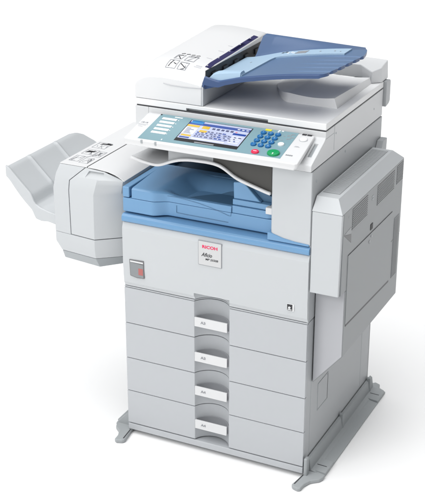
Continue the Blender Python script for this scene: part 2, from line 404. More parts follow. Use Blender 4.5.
# flat shelf behind the lip, left part open above
ysh = [0.0065, 0.06, 0.20, 0.43]
T = [[bm.verts.new((max(x, 0.035 + 0.02*min(1, y/0.12)), y, max(up(x) - 0.0006, 0.0) + (0.956-up(x))*min(1, max(0, (y-0.006)/0.06)))) for x in LP] for y in ysh]
B = [[bm.verts.new((max(x, 0.035 + 0.02*min(1, y/0.12)), y, lz(x)+0.0008)) for x in LP] for y in ysh]
for j in range(len(ysh)-1):
    for i in range(len(LP)-1):
        bm.faces.new((T[j][i], T[j][i+1], T[j+1][i+1], T[j+1][i])); bm.faces.new((B[j][i], B[j+1][i], B[j+1][i+1], B[j][i+1]))
    bm.faces.new((T[j][0], T[j+1][0], B[j+1][0], B[j][0])); bm.faces.new((T[j][-1], B[j][-1], B[j+1][-1], T[j+1][-1]))
for i in range(len(LP)-1):
    bm.faces.new((T[0][i], B[0][i], B[0][i+1], T[0][i+1])); bm.faces.new((T[-1][i], T[-1][i+1], B[-1][i+1], B[-1][i]))
link('support_shelf', bm, M['lidwhite'], lip)
RP = [x for x in LX if 0.150 <= x <= 0.302]
bm = bmesh.new()
prism_in(bm, [(x, lz(x)+0.0008) for x in RP] + [(RP[-1], 0.990), (RP[0], 0.990)], 'y', 0.0068, 0.20)
link('support_web', bm, M['side'], lip)
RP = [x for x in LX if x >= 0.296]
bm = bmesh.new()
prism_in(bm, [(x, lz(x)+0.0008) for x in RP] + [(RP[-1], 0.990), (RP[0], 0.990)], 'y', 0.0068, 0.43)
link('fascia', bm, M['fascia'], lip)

# --- scanner housing (glass frame) with the sloped front
def sl(y): return 1.0125 + (y+0.0077)*(0.0423/0.0964)
sprof = [(-0.009, 0.9935), (-0.0080, 1.0105), (-0.0060, 1.0132), (0.0870, sl(0.0870)), (0.0946, 1.0610), (0.0950, 1.0775), (D, 1.0775), (D, 0.9935)]
sc = prism('scanner_housing', sprof, 'x', 0.045, X1, M['lidwhite'], C, 0.0018, 3)
prism('housing_end', [(0.0955, 0.9935), (0.0955, 1.0775), (D, 1.0775), (D, 0.9935)], 'x', 0.0, 0.0445, M['lidwhite'], sc, 0.0018)
bm = bmesh.new(); loft_in(bm, [[(0.5755, 0.022, z), (0.5870, 0.022, z), (0.5870, 0.074, z), (0.5755, 0.074, z)] for z in (1.022, 1.08)])
for vv in bm.verts:
    if vv.co.z < 1.05: vv.co.z = sl(vv.co.y) - 0.007
cut(sc, bm)
bm = bmesh.new(); loft_in(bm, [[(xx, yy, sl(yy)-dd) for xx, yy in ((0.5763, 0.0230), (0.5862, 0.0230), (0.5862, 0.0730), (0.5763, 0.0730))] for dd in (0.0075, 0.0058)])
link('clip_slot', bm, M['grey'], sc)
box('housing_seam', (0.5992, 0.1605, 1.0075), (0.6004, 0.1622, 1.0765), M['grey'], sc)
box('housing_seam', (0.5992, 0.0960, 1.0570), (0.6003, 0.1600, 1.0583), M['grey'], sc)
def screw(x, y, z, parent, r=0.004):
    bm = bmesh.new()
    rings = [[(x+h, y+rr*math.cos(2*math.pi*i/14), z+rr*math.sin(2*math.pi*i/14)) for i in range(14)] for rr, h in ((r, -0.001), (r, 0.0006), (r*0.6, 0.0008))]
    loft_in(bm, rings); return link('screw', bm, M['grey'], parent)
screw(0.6, 0.174, 1.053, sc, 0.003); screw(0.6, 0.5, 1.035, sc, 0.003)
# side wall strip below the housing: right side of the column
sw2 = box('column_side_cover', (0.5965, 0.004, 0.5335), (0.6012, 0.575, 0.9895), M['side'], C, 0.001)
screw(0.6015, 0.2557, 0.9752, sw2); screw(0.6015, 0.030, 0.9569, sw2)
bm = bmesh.new(); box_in(bm, (0.048, 0.0, 0.990), (0.597, 0.572, 0.9940))
link('housing_gap', bm, M['seam'], C)
# hinge cover on the back
prism('hinge_cover', [(0.584, 1.020), (0.612, 1.024), (0.622, 1.032), (0.622, 1.094), (0.616, 1.100), (0.584, 1.100)], 'x', 0.50, 0.6095, M['side'], C, 0.002)
bm = bmesh.new(); box_in(bm, (0.004, 0.099, 1.0770), (0.597, 0.576, 1.0825)); link('lid_gap', bm, M['seam'], C)

# --- platen lid
lid = box('platen_lid', (0.0, 0.0955, 1.0818), (X1, D, 1.1010), M['lid'], C, 0.0025, 3)
bm = bmesh.new(); box_in(bm, (0.168, 0.090, 1.0800), (0.4254, 0.108, 1.0905)); cut(lid, bm)
box('grip_strip', (0.1700, 0.1062, 1.0822), (0.4235, 0.1085, 1.0900), M['grey'], lid)
# output scoop on the lid
def scoop(x, y):
    vy = (y-0.245)/0.300
    t = min(1, max(0, (x-0.320)/0.105)); t = t**0.8
    crest = 1.1305 - 0.006*math.sin(math.pi*min(1, max(0, (x-0.42)/0.155))) - 0.012*max(0, vy)
    return 1.1022*(1-t) + crest*t
sco = sheet('output_scoop', rng(0.320, 0.575, 60), rng(0.245, 0.545, 20), scoop, lambda x, y: 1.1005, M['lid'], lid)
for vv in sco.data.vertices:
    x = vv.co.x + BASE.x; y = vv.co.y + BASE.y; z = vv.co.z + BASE.z
    if z > 1.102:
        vv.co.x -= 0.010*max(0, (x-0.50)/0.075)*min(1, (z-1.10)/0.03)
    f = min(1, max(0, (0.425-x)/0.105)); vv.co.y += 0.16*f**1.5*(1-(y-0.245)/0.3)
# rear hinge block
loft('hinge_block', [[(0.235, 0.585, 1.1012), (0.53, 0.585, 1.1012), (0.575, 0.538, 1.1012), (0.600, 0.560, 1.1012), (0.600, 0.622, 1.1012), (0.235, 0.622, 1.1012)],
                     [(0.235, 0.560, 1.150), (0.53, 0.560, 1.150), (0.575, 0.533, 1.139), (0.598, 0.560, 1.149), (0.598, 0.620, 1.160), (0.235, 0.620, 1.168)]], M['lidwhite'], lid, 0.004, 3)

# --- document feeder
df_x = 0.222
def ctop(y):
    return lerp([(0.0955, 1.1700), (0.104, 1.1775), (0.118, 1.189), (0.135, 1.1995), (0.155, 1.2070), (0.19, 1.2120), (0.30, 1.2160), (0.552, 1.2280), (0.558, 1.2265), (0.562, 1.221)], y)
def feeder_sec(y):
    h = ctop(y); e = min(0.05, h-1.13)
    P = [(0.0, 1.1025), (0.0, h-e*0.92)]
    for k in range(1, 9):
        a = math.pi/2*k/8; P.append((0.062*(1-math.cos(a)), h-e*0.92 + (e*0.92)*math.sin(a)))
    P += [(0.10, h+0.0015), (0.15, h-0.001), (0.205, h-0.008), (0.2145, h-0.0105), (0.2165, h-0.013), (0.2165, 1.1025)]
    return P
ys = [0.0955, 0.097, 0.100, 0.104, 0.110, 0.118, 0.127, 0.138, 0.150, 0.165, 0.19, 0.24, 0.30, 0.38, 0.46, 0.552, 0.558, 0.562]
bm = bmesh.new()
loft_in(bm, [[(x, y, z) for x, z in feeder_sec(y)] for y in ys])
df = link('document_feeder', bm, M['feeder'], C)
bv = df.modifiers.new('bv', 'BEVEL'); bv.width = 0.002; bv.segments = 3; bv.limit_method = 'ANGLE'; bv.angle_limit = math.radians(50)
bm = bmesh.new(); box_in(bm, (0.2150, 0.0975, 1.1025), (0.2215, 0.55, 1.158)); link('feeder_side', bm, M['shell'], df)
bm = bmesh.new(); box_in(bm, (0.2155, 0.125, 1.160), (0.2180, 0.545, 1.199)); link('feed_opening', bm, M['black'], df)
for k in range(5): box('feed_roller', (0.2180, 0.16+k*0.075, 1.170), (0.2225, 0.19+k*0.075, 1.186), M['black'], df, 0.001)
bm = bmesh.new(); tube_in(bm, [(0.095, 0.0950, 1.1555), (0.12, 0.0945, 1.1525), (0.16, 0.0943, 1.1520), (0.2165, 0.0945, 1.1545)], 0.0012, 6)
link('feeder_crease', bm, M['lgreyink'], df)
# indigo stripe, text and the diagram label on top of the feeder
def top_z(x, y):
    h = ctop(y)
    return lerp([(0.062, h), (0.10, h+0.0015), (0.15, h-0.001), (0.205, h-0.008), (0.2145, h-0.0105)], x)
def on_top(bm, quad, mi=0, lift=0.0006, n=12):
    """thin plate that follows the feeder's top; quad = 4 plan corners"""
    a, b, c, d = [Vector(q) for q in quad]
    L = []
    for i in range(n+1):
        t = i/n; p = a.lerp(d, t); q = b.lerp(c, t)
        L.append([(p.x, p.y, top_z(p.x, p.y)+lift), (q.x, q.y, top_z(q.x, q.y)+lift), (q.x, q.y, top_z(q.x, q.y)-0.001), (p.x, p.y, top_z(p.x, p.y)-0.001)])
    loft_in(bm, L, mi)
bm = bmesh.new(); on_top(bm, ((0.2060, 0.158), (0.2140, 0.158), (0.2140, 0.50), (0.2060, 0.50)), 0, 0.0012, 40); on_top(bm, ((0.1985, 0.158), (0.2060, 0.158), (0.2060, 0.50), (0.1985, 0.50)), 0, 0.0012, 40); 
for k in range(5): on_top(bm, ((0.2000, 0.165+k*0.075), (0.2030, 0.165+k*0.075), (0.2030, 0.171+k*0.075), (0.2000, 0.171+k*0.075)), 1, 0.0017, 2)
link('indigo_stripe', bm, None, df, mats=[M['stripe'], M['lgreyink']])
for y, w in ((0.145, 0.022), (0.152, 0.018), (0.22, 0.018), (0.30, 0.018), (0.36, 0.014)):
    bm = bmesh.new(); on_top(bm, ((0.190-w, y), (0.190, y), (0.190, y+0.004), (0.190-w, y+0.004)), 0, 0.0005, 2)
    link('stripe_caption', bm, M['lgreyink'], df)
bm = bmesh.new()
def ln(a, b, w=0.0021, mi=0):
    a = Vector(a); b = Vector(b); d_ = (b-a).normalized(); nn = Vector((-d_.y, d_.x))*w/2
    on_top(bm, (a-nn, a+nn, b+nn, b-nn), mi, 0.0005, 3)
random.seed(3)
Q0 = (0.088, 0.125); 
for px, py, w, h in ((0.086, 0.125, 0.030, 0.036), (0.124, 0.125, 0.026, 0.030), (0.090, 0.172, 0.024, 0.034), (0.126, 0.168, 0.030, 0.040)):
    ln((px, py), (px+w, py)); ln((px+w, py), (px+w, py+h)); ln((px+w, py+h), (px, py+h)); ln((px, py+h), (px, py))
    for _ in range(4):
        a = (px+random.random()*w, py+random.random()*h); b = (px+random.random()*w, py+random.random()*h)
        ln(a, b, 0.0028, random.choice((0, 0, 1)))
for k in range(4): ln((0.094+0.016*k, 0.216), (0.104+0.016*k, 0.222), 0.005, 1)
link('diagram_label', bm, None, df, mats=[M['greyink'], M['ink']])

# feeder input tray
Tt = [(0.205, 1.170), (0.25, 1.176), (0.30, 1.190), (0.34, 1.2015), (0.43, 1.2185), (0.50, 1.229), (0.60, 1.240)]
def tz(x): return smoothed(Tt, x, 0.02)
GR = [0.135, 0.180, 0.225, 0.270, 0.315]
def tray_end(y):   # right-hand outline of the tray in plan
    return lerp([(0.098, 0.572), (0.104, 0.584), (0.115, 0.590), (0.18, 0.600), (0.33, 0.6175), (0.37, 0.611), (0.40, 0.603), (0.452, 0.580)], y) - 0.0065*sum(math.exp(-((y-g)/0.006)**2) for g in GR)
ysT = [0.098, 0.100, 0.104, 0.110] + rng(0.12, 0.395, 24) + [0.402, 0.41, 0.42, 0.435, 0.448, 0.452]
us_ = rng(0, 1, 56)
bm = bmesh.new()
def tray_pt(u, y, top):
    x0 = lerp([(0.36, 0.2190), (0.40, 0.245), (0.45, 0.264)], y); x = x0 + (tray_end(y)-x0)*u
    z = tz(x)
    edge = min(1, (y-0.098)/0.006); z -= 0.003*(1-edge)**2
    f = min(1, max(0, (y-0.398)/0.045)); f = 3*f*f-2*f**3
    z = z*(1-f) + f*(1.2425 - 0.0095*u)
    if u > 0.0 and y < 0.11: z += 0.020*max(0, 1-u/0.14)     # taller front lip beside the feeder
    rib = 0.0
    if 0.115 < y < 0.34 and u > 0.62:
        rib = -0.0050*sum(math.exp(-((y-g)/0.0042)**2) for g in GR)*min(1, (u-0.62)/0.25)
    if not top:
        th = 0.013 - 0.004*u
        if y < 0.115: th += 0.010*max(0, 1-u/0.2)
        return (x, y, z-th)
    return (x, y, z+rib)
ysT = sorted(set(ysT + rng(0.115, 0.34, 101)))
T = [[bm.verts.new(tray_pt(u, y, True)) for y in ysT] for u in us_]; B = [[bm.verts.new(tray_pt(u, y, False)) for y in ysT] for u in us_]
nx, ny = len(us_), len(ysT)
for i in range(nx-1):
    for j in range(ny-1):
        bm.faces.new((T[i][j], T[i+1][j], T[i+1][j+1], T[i][j+1])).material_index = (1 if ysT[j] < 0.103 else (2 if ysT[j] > 0.397 else 0)); bm.faces.new((B[i][j], B[i][j+1], B[i+1][j+1], B[i+1][j])).material_index = 1
    bm.faces.new((T[i][0], B[i][0], B[i+1][0], T[i+1][0])).material_index = 1; bm.faces.new((T[i][-1], T[i+1][-1], B[i+1][-1], B[i][-1])).material_index = 2
for j in range(ny-1):
    bm.faces.new((T[0][j], T[0][j+1], B[0][j+1], B[0][j])).material_index = 1; bm.faces.new((T[-1][j], B[-1][j], B[-1][j+1], T[-1][j+1])).material_index = 1
link('input_tray', bm, None, df, mats=[M['navy'], M['rim'], M['fence']])
# pale blue paper guide: lump in front, plate, strip along the back
bm = bmesh.new()
def plate(xa, xb, ya, yb, lift, n=14):
    rings = []
    for i in range(n+1):
        x = xa + (xb-xa)*i/n
        rings.append([(x, ya, tz(x)-0.002), (x, ya, tz(x)+lift), (x, yb, tz(x)+lift), (x, yb, tz(x)-0.002)])
    loft_in(bm, rings)
rings = []
for x in rng(0.222, 0.336, 14) + [0.342, 0.347] + rng(0.36, 0.558, 14):
    ya = 0.112 if x <= 0.336 else lerp([(0.336, 0.112), (0.342, 0.30), (0.347, 0.325), (0.36, 0.332)], x)
    rings.append([(x, ya, tz(x)-0.002), (x, ya, tz(x)+0.0045), (x, 0.397, tz(x)+0.0045), (x, 0.397, tz(x)-0.002)])
loft_in(bm, rings)
# raised front guide
rings = []
for i in range(13):
    t = i/12; x = 0.2290 + 0.104*t; hh = 0.004 + 0.020*math.sin(min(1, t/0.25)*math.pi/2)*(1-0.55*max(0, (t-0.4)/0.6))
    rings.append([(x, 0.107, tz(x)), (x, 0.109, tz(x)+hh*0.8), (x, 0.116, tz(x)+hh), (x, 0.132, tz(x)+hh), (x, 0.144, tz(x)+0.003), (x, 0.144, tz(x))])
loft_in(bm, rings)
link('paper_guide', bm, M['paleblue'], df)
bm = bmesh.new()
def mk(x0, x1, y0, y1, mi):
    rings = [[(x, y0, tz(x)+0.0040), (x, y0, tz(x)+0.0052), (x, y1, tz(x)+0.0052), (x, y1, tz(x)+0.0040)] for x in (x0, x1)]
    bm = bmesh.new(); loft_in(bm, rings); link('guide_marking', bm, (M['ink'], M['greyink'], M['keywhite'])[mi], df)
for x0, x1, y0, y1, mi in ((0.345, 0.352, 0.375, 0.385, 0), (0.354, 0.362, 0.380, 0.390, 0), (0.366, 0.372, 0.365, 0.378, 2), (0.375, 0.381, 0.372, 0.384, 2), (0.384, 0.392, 0.362, 0.372, 2), (0.396, 0.430, 0.352, 0.384, 1), (0.470, 0.474, 0.362, 0.368, 1), (0.515, 0.519, 0.362, 0.368, 1), (0.535, 0.538, 0.355, 0.361, 1), (0.276, 0.280, 0.30, 0.306, 1), (0.318, 0.322, 0.130, 0.134, 2)):
    mk(x0, x1, y0, y1, mi)


# --- control panel
TH = 0.23685; ct, st = math.cos(TH), math.sin(TH)
def PP(x, s, h=0.0): return Vector((x, -0.06 + s*ct - h*st, 1.029 + s*st + h*ct))
def pquad(bm, pts, h0, h1, mi=0):
    loft_in(bm, [[PP(x, s, h0) for x, s in pts], [PP(x, s, h1) for x, s in pts]], mi)
bm = bmesh.new()
top = [(0.0455, 0.004), (0.050, 0.0), (0.572, 0.0), (0.5785, 0.006), (0.5700, 0.1535), (0.0490, 0.1485)]
bot = [(0.0480, 0.002), (0.052, -0.004), (0.568, -0.004), (0.5740, 0.004), (0.5650, 0.1535), (0.0510, 0.1485)]
loft_in(bm, [[PP(x, s, -0.0185) for x, s in bot], [PP(x, s, -0.010) for x, s in top], [PP(x, s, 0.0) for x, s in top]])
cp = link('control_panel', bm, M['white'], C, 0.0028, 3)
bm = bmesh.new(); pquad(bm, [(0.0880, 0.0095), (0.5225, 0.0165), (0.5225, 0.1545), (0.0920, 0.1515)], -0.001, 0.0006)
link('blue_overlay', bm, M['cyan'], cp)
# touch screen
sx0, sx1, s0, s1 = 0.197, 0.386, 0.0290, 0.1410
bm = bmesh.new()
def uv(u0, v0, u1, v1, lvl, mi):
    a = [(sx0+(sx1-sx0)*u, s0+(s1-s0)*v_) for u, v_ in ((u0, v0), (u1, v0), (u1, v1), (u0, v1))]
    pquad(bm, a, 0.0004, 0.0010+0.00025*lvl, mi)
uv(-0.015, -0.02, 1.015, 1.02, 0, 0)
uv(0, 0.12, 1, 1, 1, 2)
uv(0, 0.81, 1, 0.92, 2, 3)
uv(0.02, 0.86, 0.22, 0.99, 3, 4); uv(0.06, 0.97, 0.18, 1.01, 3, 4)
uv(0.0, 0.70, 0.20, 0.79, 3, 5); uv(0.25, 0.67, 0.37, 0.80, 3, 5); uv(0.25, 0.50, 0.37, 0.60, 3, 5)
uv(0.02, 0.24, 0.18, 0.31, 3, 5); uv(0.02, 0.15, 0.18, 0.20, 3, 3)
uv(0.0, 0.34, 0.20, 0.66, 3, 1); uv(0.78, 0.60, 0.99, 0.68, 3, 3); uv(0.22, 0.14, 0.76, 0.22, 3, 1)
random.seed(11)
for k in range(5):
    uv(0.42+0.075*k, 0.69, 0.465+0.075*k, 0.76, 4, 6)
uv(0.80, 0.70, 0.83, 0.74, 4, 7)
for r_, v0 in enumerate((0.55, 0.46, 0.37, 0.28)):
    u = 0.23
    while u < 0.92:
        w = random.uniform(0.02, 0.055)
        if not (r_ == 0 and (u < 0.38 or u > 0.72)):
            uv(u, v0, u+w, v0+0.032, 4, 6 if random.random() < 0.7 else (7 if random.random() < 0.15 else 3))
        u += w + random.uniform(0.015, 0.05)
    uv(0.22, v0-0.035, 0.76, v0-0.028, 3, 3)
for k in range(5):
    uv(0.03, 0.38+0.055*k, random.uniform(0.09, 0.18), 0.40+0.055*k, 4, 6)
for k in range(4): uv(0.80, 0.20+0.09*k, 0.97, 0.26+0.09*k, 3, 1)
for k in range(3): uv(0.80+0.07*k, 0.845, 0.84+0.07*k, 0.885, 4, 1)
link('touch_screen', bm, None, cp, mats=[M['black'], M['scr_w'], M['scr_bg'], M['scr_b'], M['scr_c'], M['scr_y'], M['scr_i'], M['scr_r']])
bm = bmesh.new(); pquad(bm, [(sx0+0.06, s0-0.001), (sx0+0.12, s0-0.001), (sx0+0.12, s0+0.004), (sx0+0.06, s0+0.004)], 0.001, 0.0016); link('bezel_window', bm, M['greyink'], cp)
# function keys on the left
for k in range(5):
    s = 0.1285 - 0.0193*k; xx = 0.107 + 0.0008*k
    bm = bmesh.new(); pquad(bm, [(xx, s-0.0050), (xx+0.047, s-0.0050), (xx+0.047, s+0.0050), (xx, s+0.0050)], 0.0004, 0.0022)
    link('function_key', bm, M['keywhite'], cp, 0.0006, 2)
for k in range(5):
    s = 0.1285 - 0.0193*k
    bm = bmesh.new(); pquad(bm, [(0.157, s-0.001), (0.161, s-0.001), (0.161, s+0.0015), (0.157, s+0.0015)], 0.0004, 0.0010); link('key_indicator', bm, M['keywhite'], cp)
bm = bmesh.new(); pquad(bm, [(0.140, 0.142), (0.165, 0.142), (0.165, 0.146), (0.140, 0.146)], 0.0004, 0.0010); link('console_caption', bm, M['keywhite'], cp)
bm = bmesh.new(); pquad(bm, [(0.158, 0.017), (0.161, 0.017), (0.161, 0.023), (0.158, 0.023)], 0.0004, 0.0010); link('brightness_mark', bm, M['keywhite'], cp)
bm = bmesh.new(); cyl_in(bm, PP(0.0945, 0.1475, 0.0004), (0, -st, ct), 0.0030, 0.0010, 12); link('status_lamp', bm, M['black'], cp)
# number pad
UPV = (0, -st, ct)
first = None
for r_ in range(4):
    for c_ in range(3):
        if first is None:
            bm = bmesh.new(); cyl_in(bm, PP(0.4262, 0.1284, 0.0004), UPV, 0.0082, 0.0048, 24, 0, None, 1.06)
            first = link('number_key', bm, M['key'], cp); firsttxt = None
        else:
            dv = PP(0.4262 + 0.0219*c_ - 0.0009*r_, 0.1284 - 0.0215*r_) - PP(0.4262, 0.1284)
            dupe(first, dv.z, dv.x, dv.y)
for r_, row in enumerate(('123', '456', '789', '*0#')):
    for c_, ch in enumerate(row):
        bm = bmesh.new()
        text_bm(bm, ch, PP(0.4262+0.0219*c_-0.0009*r_, 0.1284-0.0215*r_-0.0030, 0.0053), (1, 0, 0), (0, ct, st), 0.0085, align='CENTER', thick=0.0003)
        link('key_digit', bm, M['paleblue'], cp)
bm = bmesh.new(); pquad(bm, [(0.424, 0.1430), (0.443, 0.1430), (0.443, 0.1515), (0.424, 0.1515)], 0.0004, 0.0022); link('yellow_key', bm, M['yellow'], cp, 0.0007, 2)
bm = bmesh.new(); cyl_in(bm, PP(0.4975, 0.0834, 0.0004), UPV, 0.0085, 0.0045, 28, 0, None, 1.1); link('clear_key', bm, M['keywhite'], cp)
bm = bmesh.new(); cyl_in(bm, PP(0.4437, 0.0285, 0.0004), UPV, 0.0090, 0.0050, 28, 0, None, 1.25); link('red_stop_key', bm, M['red'], cp)
bm = bmesh.new(); cyl_in(bm, PP(0.4955, 0.0350, 0.0004), UPV, 0.0150, 0.0060, 36, 0, None, 1.2); link('green_start_key', bm, M['green'], cp)
bm = bmesh.new(); loft_in(bm, [[PP(0.4945, 0.030, h), PP(0.4990, 0.030, h), PP(0.4968, 0.0215, h)][::1] for h in (0.0058, 0.0070)]); 
pquad(bm, [(0.4385, 0.0270), (0.4490, 0.0270), (0.4490, 0.0290), (0.4385, 0.0290)], 0.0050, 0.0060); link('key_symbols', bm, M['keywhite'], cp)
bm = bmesh.new()
for x, s, w in ((0.462, 0.152, 0.006), (0.472, 0.152, 0.006), (0.462, 0.145, 0.004)): pquad(bm, [(x, s-0.0025), (x+w, s-0.0025), (x+w, s+0.0025), (x, s+0.0025)], 0.0004, 0.0012, 0)
for x, s in ((0.497, 0.134), (0.505, 0.142), (0.501, 0.117), (0.508, 0.126)):
    pquad(bm, [(x, s-0.0015), (x+0.011, s-0.0015), (x+0.011, s+0.0015), (x, s+0.0015)], 0.0004, 0.0010, 1)
    pquad(bm, [(x, s-0.0050), (x+0.003, s-0.0050), (x+0.003, s-0.0015), (x, s-0.0015)], 0.0004, 0.0010, 1)
for s in (0.1284, 0.107): pquad(bm, [(0.486, s-0.001), (0.492, s-0.001), (0.492, s+0.001), (0.486, s+0.001)], 0.0004, 0.0010, 1)
link('console_markings', bm, None, cp, mats=[M['keywhite'], M['greyink']])
bm = bmesh.new()
for x, s, w, h in ((0.5335, 0.1475, 0.013, 0.0105), (0.5490, 0.1475, 0.013, 0.0105)): pquad(bm, [(x, s), (x+w, s), (x+w, s+h*0.7), (x, s+h*0.7)], 0.0002, 0.0010, 0)
for x, s, w in ((0.5360, 0.0832, 0.016), (0.5380, 0.0865, 0.010)): pquad(bm, [(x, s), (x+w, s), (x+w, s+0.0018), (x, s+0.0018)], 0.0002, 0.0008, 2)
for k in range(4): pquad(bm, [(0.5300+0.0052*k, 0.0360), (0.5340+0.0052*k, 0.0360), (0.5340+0.0052*k, 0.0410), (0.5300+0.0052*k, 0.0410)], 0.0002, 0.0008, 1)
for k in range(4): pquad(bm, [(0.0545+0.006*k, 0.092), (0.0585+0.006*k, 0.092), (0.0585+0.006*k, 0.0985), (0.0545+0.006*k, 0.0985)], 0.0002, 0.0008, 1 if k % 2 else 2)
for s, x0, x1 in ((0.0845, 0.050, 0.082), (0.0795, 0.052, 0.078), (0.072, 0.056, 0.070)): pquad(bm, [(x0, s), (x1, s), (x1, s+0.0014), (x0, s+0.0014)], 0.0002, 0.0008, 2)
link('console_print', bm, None, cp, mats=[M['ink'], M['greyink'], M['lgreyink']])
bm = bmesh.new()
for r0, r1, h in ((0.0125, 0.0105, 0.0),):
    n = 28; ra = [PP(0.5471 + 1.0*r0*math.cos(a), 0.1240 + r0*0.8*math.sin(a), 0.0) for a in rng(0, 2*math.pi*(n-1)/n, n)]
    loft_in(bm, [[p for p in ra], [p + Vector((0, -st, ct))*0.0012 for p in ra]])
link('power_key_ring', bm, M['lgreyink'], cp)
bm = bmesh.new(); cyl_in(bm, PP(0.5471, 0.1252, 0.0010), UPV, 0.0100, 0.0022, 28, 0, None, 1.05); link('power_key', bm, M['keywhite'], cp)
for x in (0.1046, 0.1489):
    bm = bmesh.new(); pquad(bm, [(x-0.0030, -0.0015), (x+0.0030, -0.0015), (x+0.0030, 0.0040), (x-0.0030, 0.0040)], -0.0090, 0.0010)
    link('panel_clip', bm, M['grey'], cp, 0.0006, 2)

# --- side duplex and bypass unit
SU = 0.692; Y0, Y1 = 0.0, 0.540
lvl = lambda x0, x1, y0, y1, z: [(x0, y0, z), (x1, y0, z), (x1, y1, z), (x0, y1, z)]
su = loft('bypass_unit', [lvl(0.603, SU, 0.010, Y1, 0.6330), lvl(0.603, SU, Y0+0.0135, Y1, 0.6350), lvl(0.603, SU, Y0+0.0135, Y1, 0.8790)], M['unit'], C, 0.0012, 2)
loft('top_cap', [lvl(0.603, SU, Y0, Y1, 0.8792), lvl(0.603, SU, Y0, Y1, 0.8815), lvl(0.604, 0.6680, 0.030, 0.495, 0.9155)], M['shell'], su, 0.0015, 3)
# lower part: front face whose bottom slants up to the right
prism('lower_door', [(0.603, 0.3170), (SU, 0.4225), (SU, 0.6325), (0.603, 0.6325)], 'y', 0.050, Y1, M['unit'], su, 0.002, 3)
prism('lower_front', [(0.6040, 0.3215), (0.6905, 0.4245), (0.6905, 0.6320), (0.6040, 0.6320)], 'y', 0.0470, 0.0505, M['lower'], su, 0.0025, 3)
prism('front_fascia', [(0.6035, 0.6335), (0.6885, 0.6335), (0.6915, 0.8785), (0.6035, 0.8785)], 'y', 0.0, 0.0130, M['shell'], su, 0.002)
# door on the outer face with a dark reveal
bm = bmesh.new(); prism_in(bm, [(0.0660, 0.5145), (0.4550, 0.4960), (0.4550, 0.7338), (0.0650, 0.7388)], 'x', 0.6880, 0.6908); link('door_reveal', bm, M['seam'], su)
prism('side_door', [(0.0638, 0.5225), (0.4535, 0.5045), (0.4535, 0.7322), (0.0638, 0.7372)], 'x', 0.6880, 0.6918, M['unit'], su)
box('latch', (0.6900, 0.250, 0.7455), (0.6915, 0.270, 0.7640), M['black'], su, 0.001)
bm = bmesh.new(); prism_in(bm, [(0.238, 0.716), (0.246, 0.718), (0.242, 0.706)], 'x', 0.6925, 0.6935); prism_in(bm, [(0.255, 0.728), (0.262, 0.728), (0.262, 0.722), (0.255, 0.722)], 'x', 0.6925, 0.6935); link('door_arrow', bm, M['lgreyink'], su)
bm = bmesh.new(); prism_in(bm, [(0.0246, 0.812), (0.0840, 0.7960), (0.0840, 0.770)], 'x', 0.6895, 0.6906); link('grip_notch_shade', bm, M['darkgrey'], su)  # flat triangles, the recess shade painted in their greys
bm = bmesh.new(); prism_in(bm, [(0.0246, 0.8135), (0.0790, 0.8187), (0.0840, 0.7975)], 'x', 0.6895, 0.6906); link('grip_notch_shade', bm, M['smoke'], su)
def vent(y0, y1, za, zb, n, back='darkgrey'):
    bm = bmesh.new()
    box_in(bm, (0.6890, y0, zb), (0.6903, y1, za), 1)
    p = (za-zb)/n
    for k in range(n):
        z = zb + p*k
        box_in(bm, (0.6890, y0, z), (0.6914, y1, z+p*0.52), 0)
    return link('vent', bm, None, su, mats=[M['unit'], M[back]])
vent(0.088, 0.214, 0.8700, 0.8060, 11); vent(0.300, 0.457, 0.8680, 0.8060, 11); vent(0.480, 0.540, 0.8720, 0.8120, 11)
vent(0.480, 0.528, 0.7020, 0.4980, 40, 'smoke')
for zz in (0.838, 0.846): box('small_slot', (0.6895, 0.252, zz), (0.6908, 0.266, zz+0.006), M['grey'], su)
# grooved ledge on top
bm = bmesh.new()
for k in range(41):
    y = 0.066 + k*0.0100
    box_in(bm, (0.610, y, 0.9152), (0.658, y+0.0070, 0.9166))
link('top_grille', bm, M['side'], su)
bm = bmesh.new(); box_in(bm, (0.6085, 0.062, 0.9144), (0.6595, 0.478, 0.9158)); link('grille_bed', bm, M['unit'], su)
prism('rear_tab', [(0.505, 0.875), (0.5480, 0.8720), (0.575, 0.885), (0.578, 0.925), (0.540, 0.925)], 'x', 0.602, 0.622, M['side'], su, 0.002)
screw(0.690, 0.060, 0.855, su, 0.003)
for o in list(su.children):      # fittings of the outer face, carried by its plane
    if o.name.split('.')[0] in ('door_reveal', 'side_door', 'latch', 'door_arrow', 'grip_notch_shade', 'vent', 'small_slot', 'screw'):
        o.location = Vector((0.002, -0.0055, 0.0023))

# --- finisher on the left
def LV(t):  # L, F, R at height t
    tab = [(0.565, (-0.238, 0.045), (-0.100, 0.026), (-0.045, 0.085)), (0.600, (-0.230, 0.020), (-0.1005, 0.0046), (-0.035, 0.055)),
           (0.632, (-0.249, 0.016), (-0.0995, -0.002), (-0.034, 0.050)), (0.810, (-0.247, 0.012), (-0.0965, -0.0035), (-0.030, 0.050)),
           (0.853, (-0.239, 0.017), (-0.0920, 0.0130), (-0.012, 0.0300)), (0.8850, (-0.227, 0.0255), (-0.0700, 0.0260), (-0.0080, 0.0275))]
    for a, b in zip(tab, tab[1:]):
        if t <= b[0] + 1e-9:
            k = (t-a[0])/(b[0]-a[0]); return [(a[i][0]+(b[i][0]-a[i][0])*k, a[i][1]+(b[i][1]-a[i][1])*k) for i in (1, 2, 3)]
YB = 0.470; XR = -0.004
def brz(x): return lerp([(-0.10, 0.8868), (-0.06, 0.8835), (-0.03, 0.8760), (-0.004, 0.8610)], x)
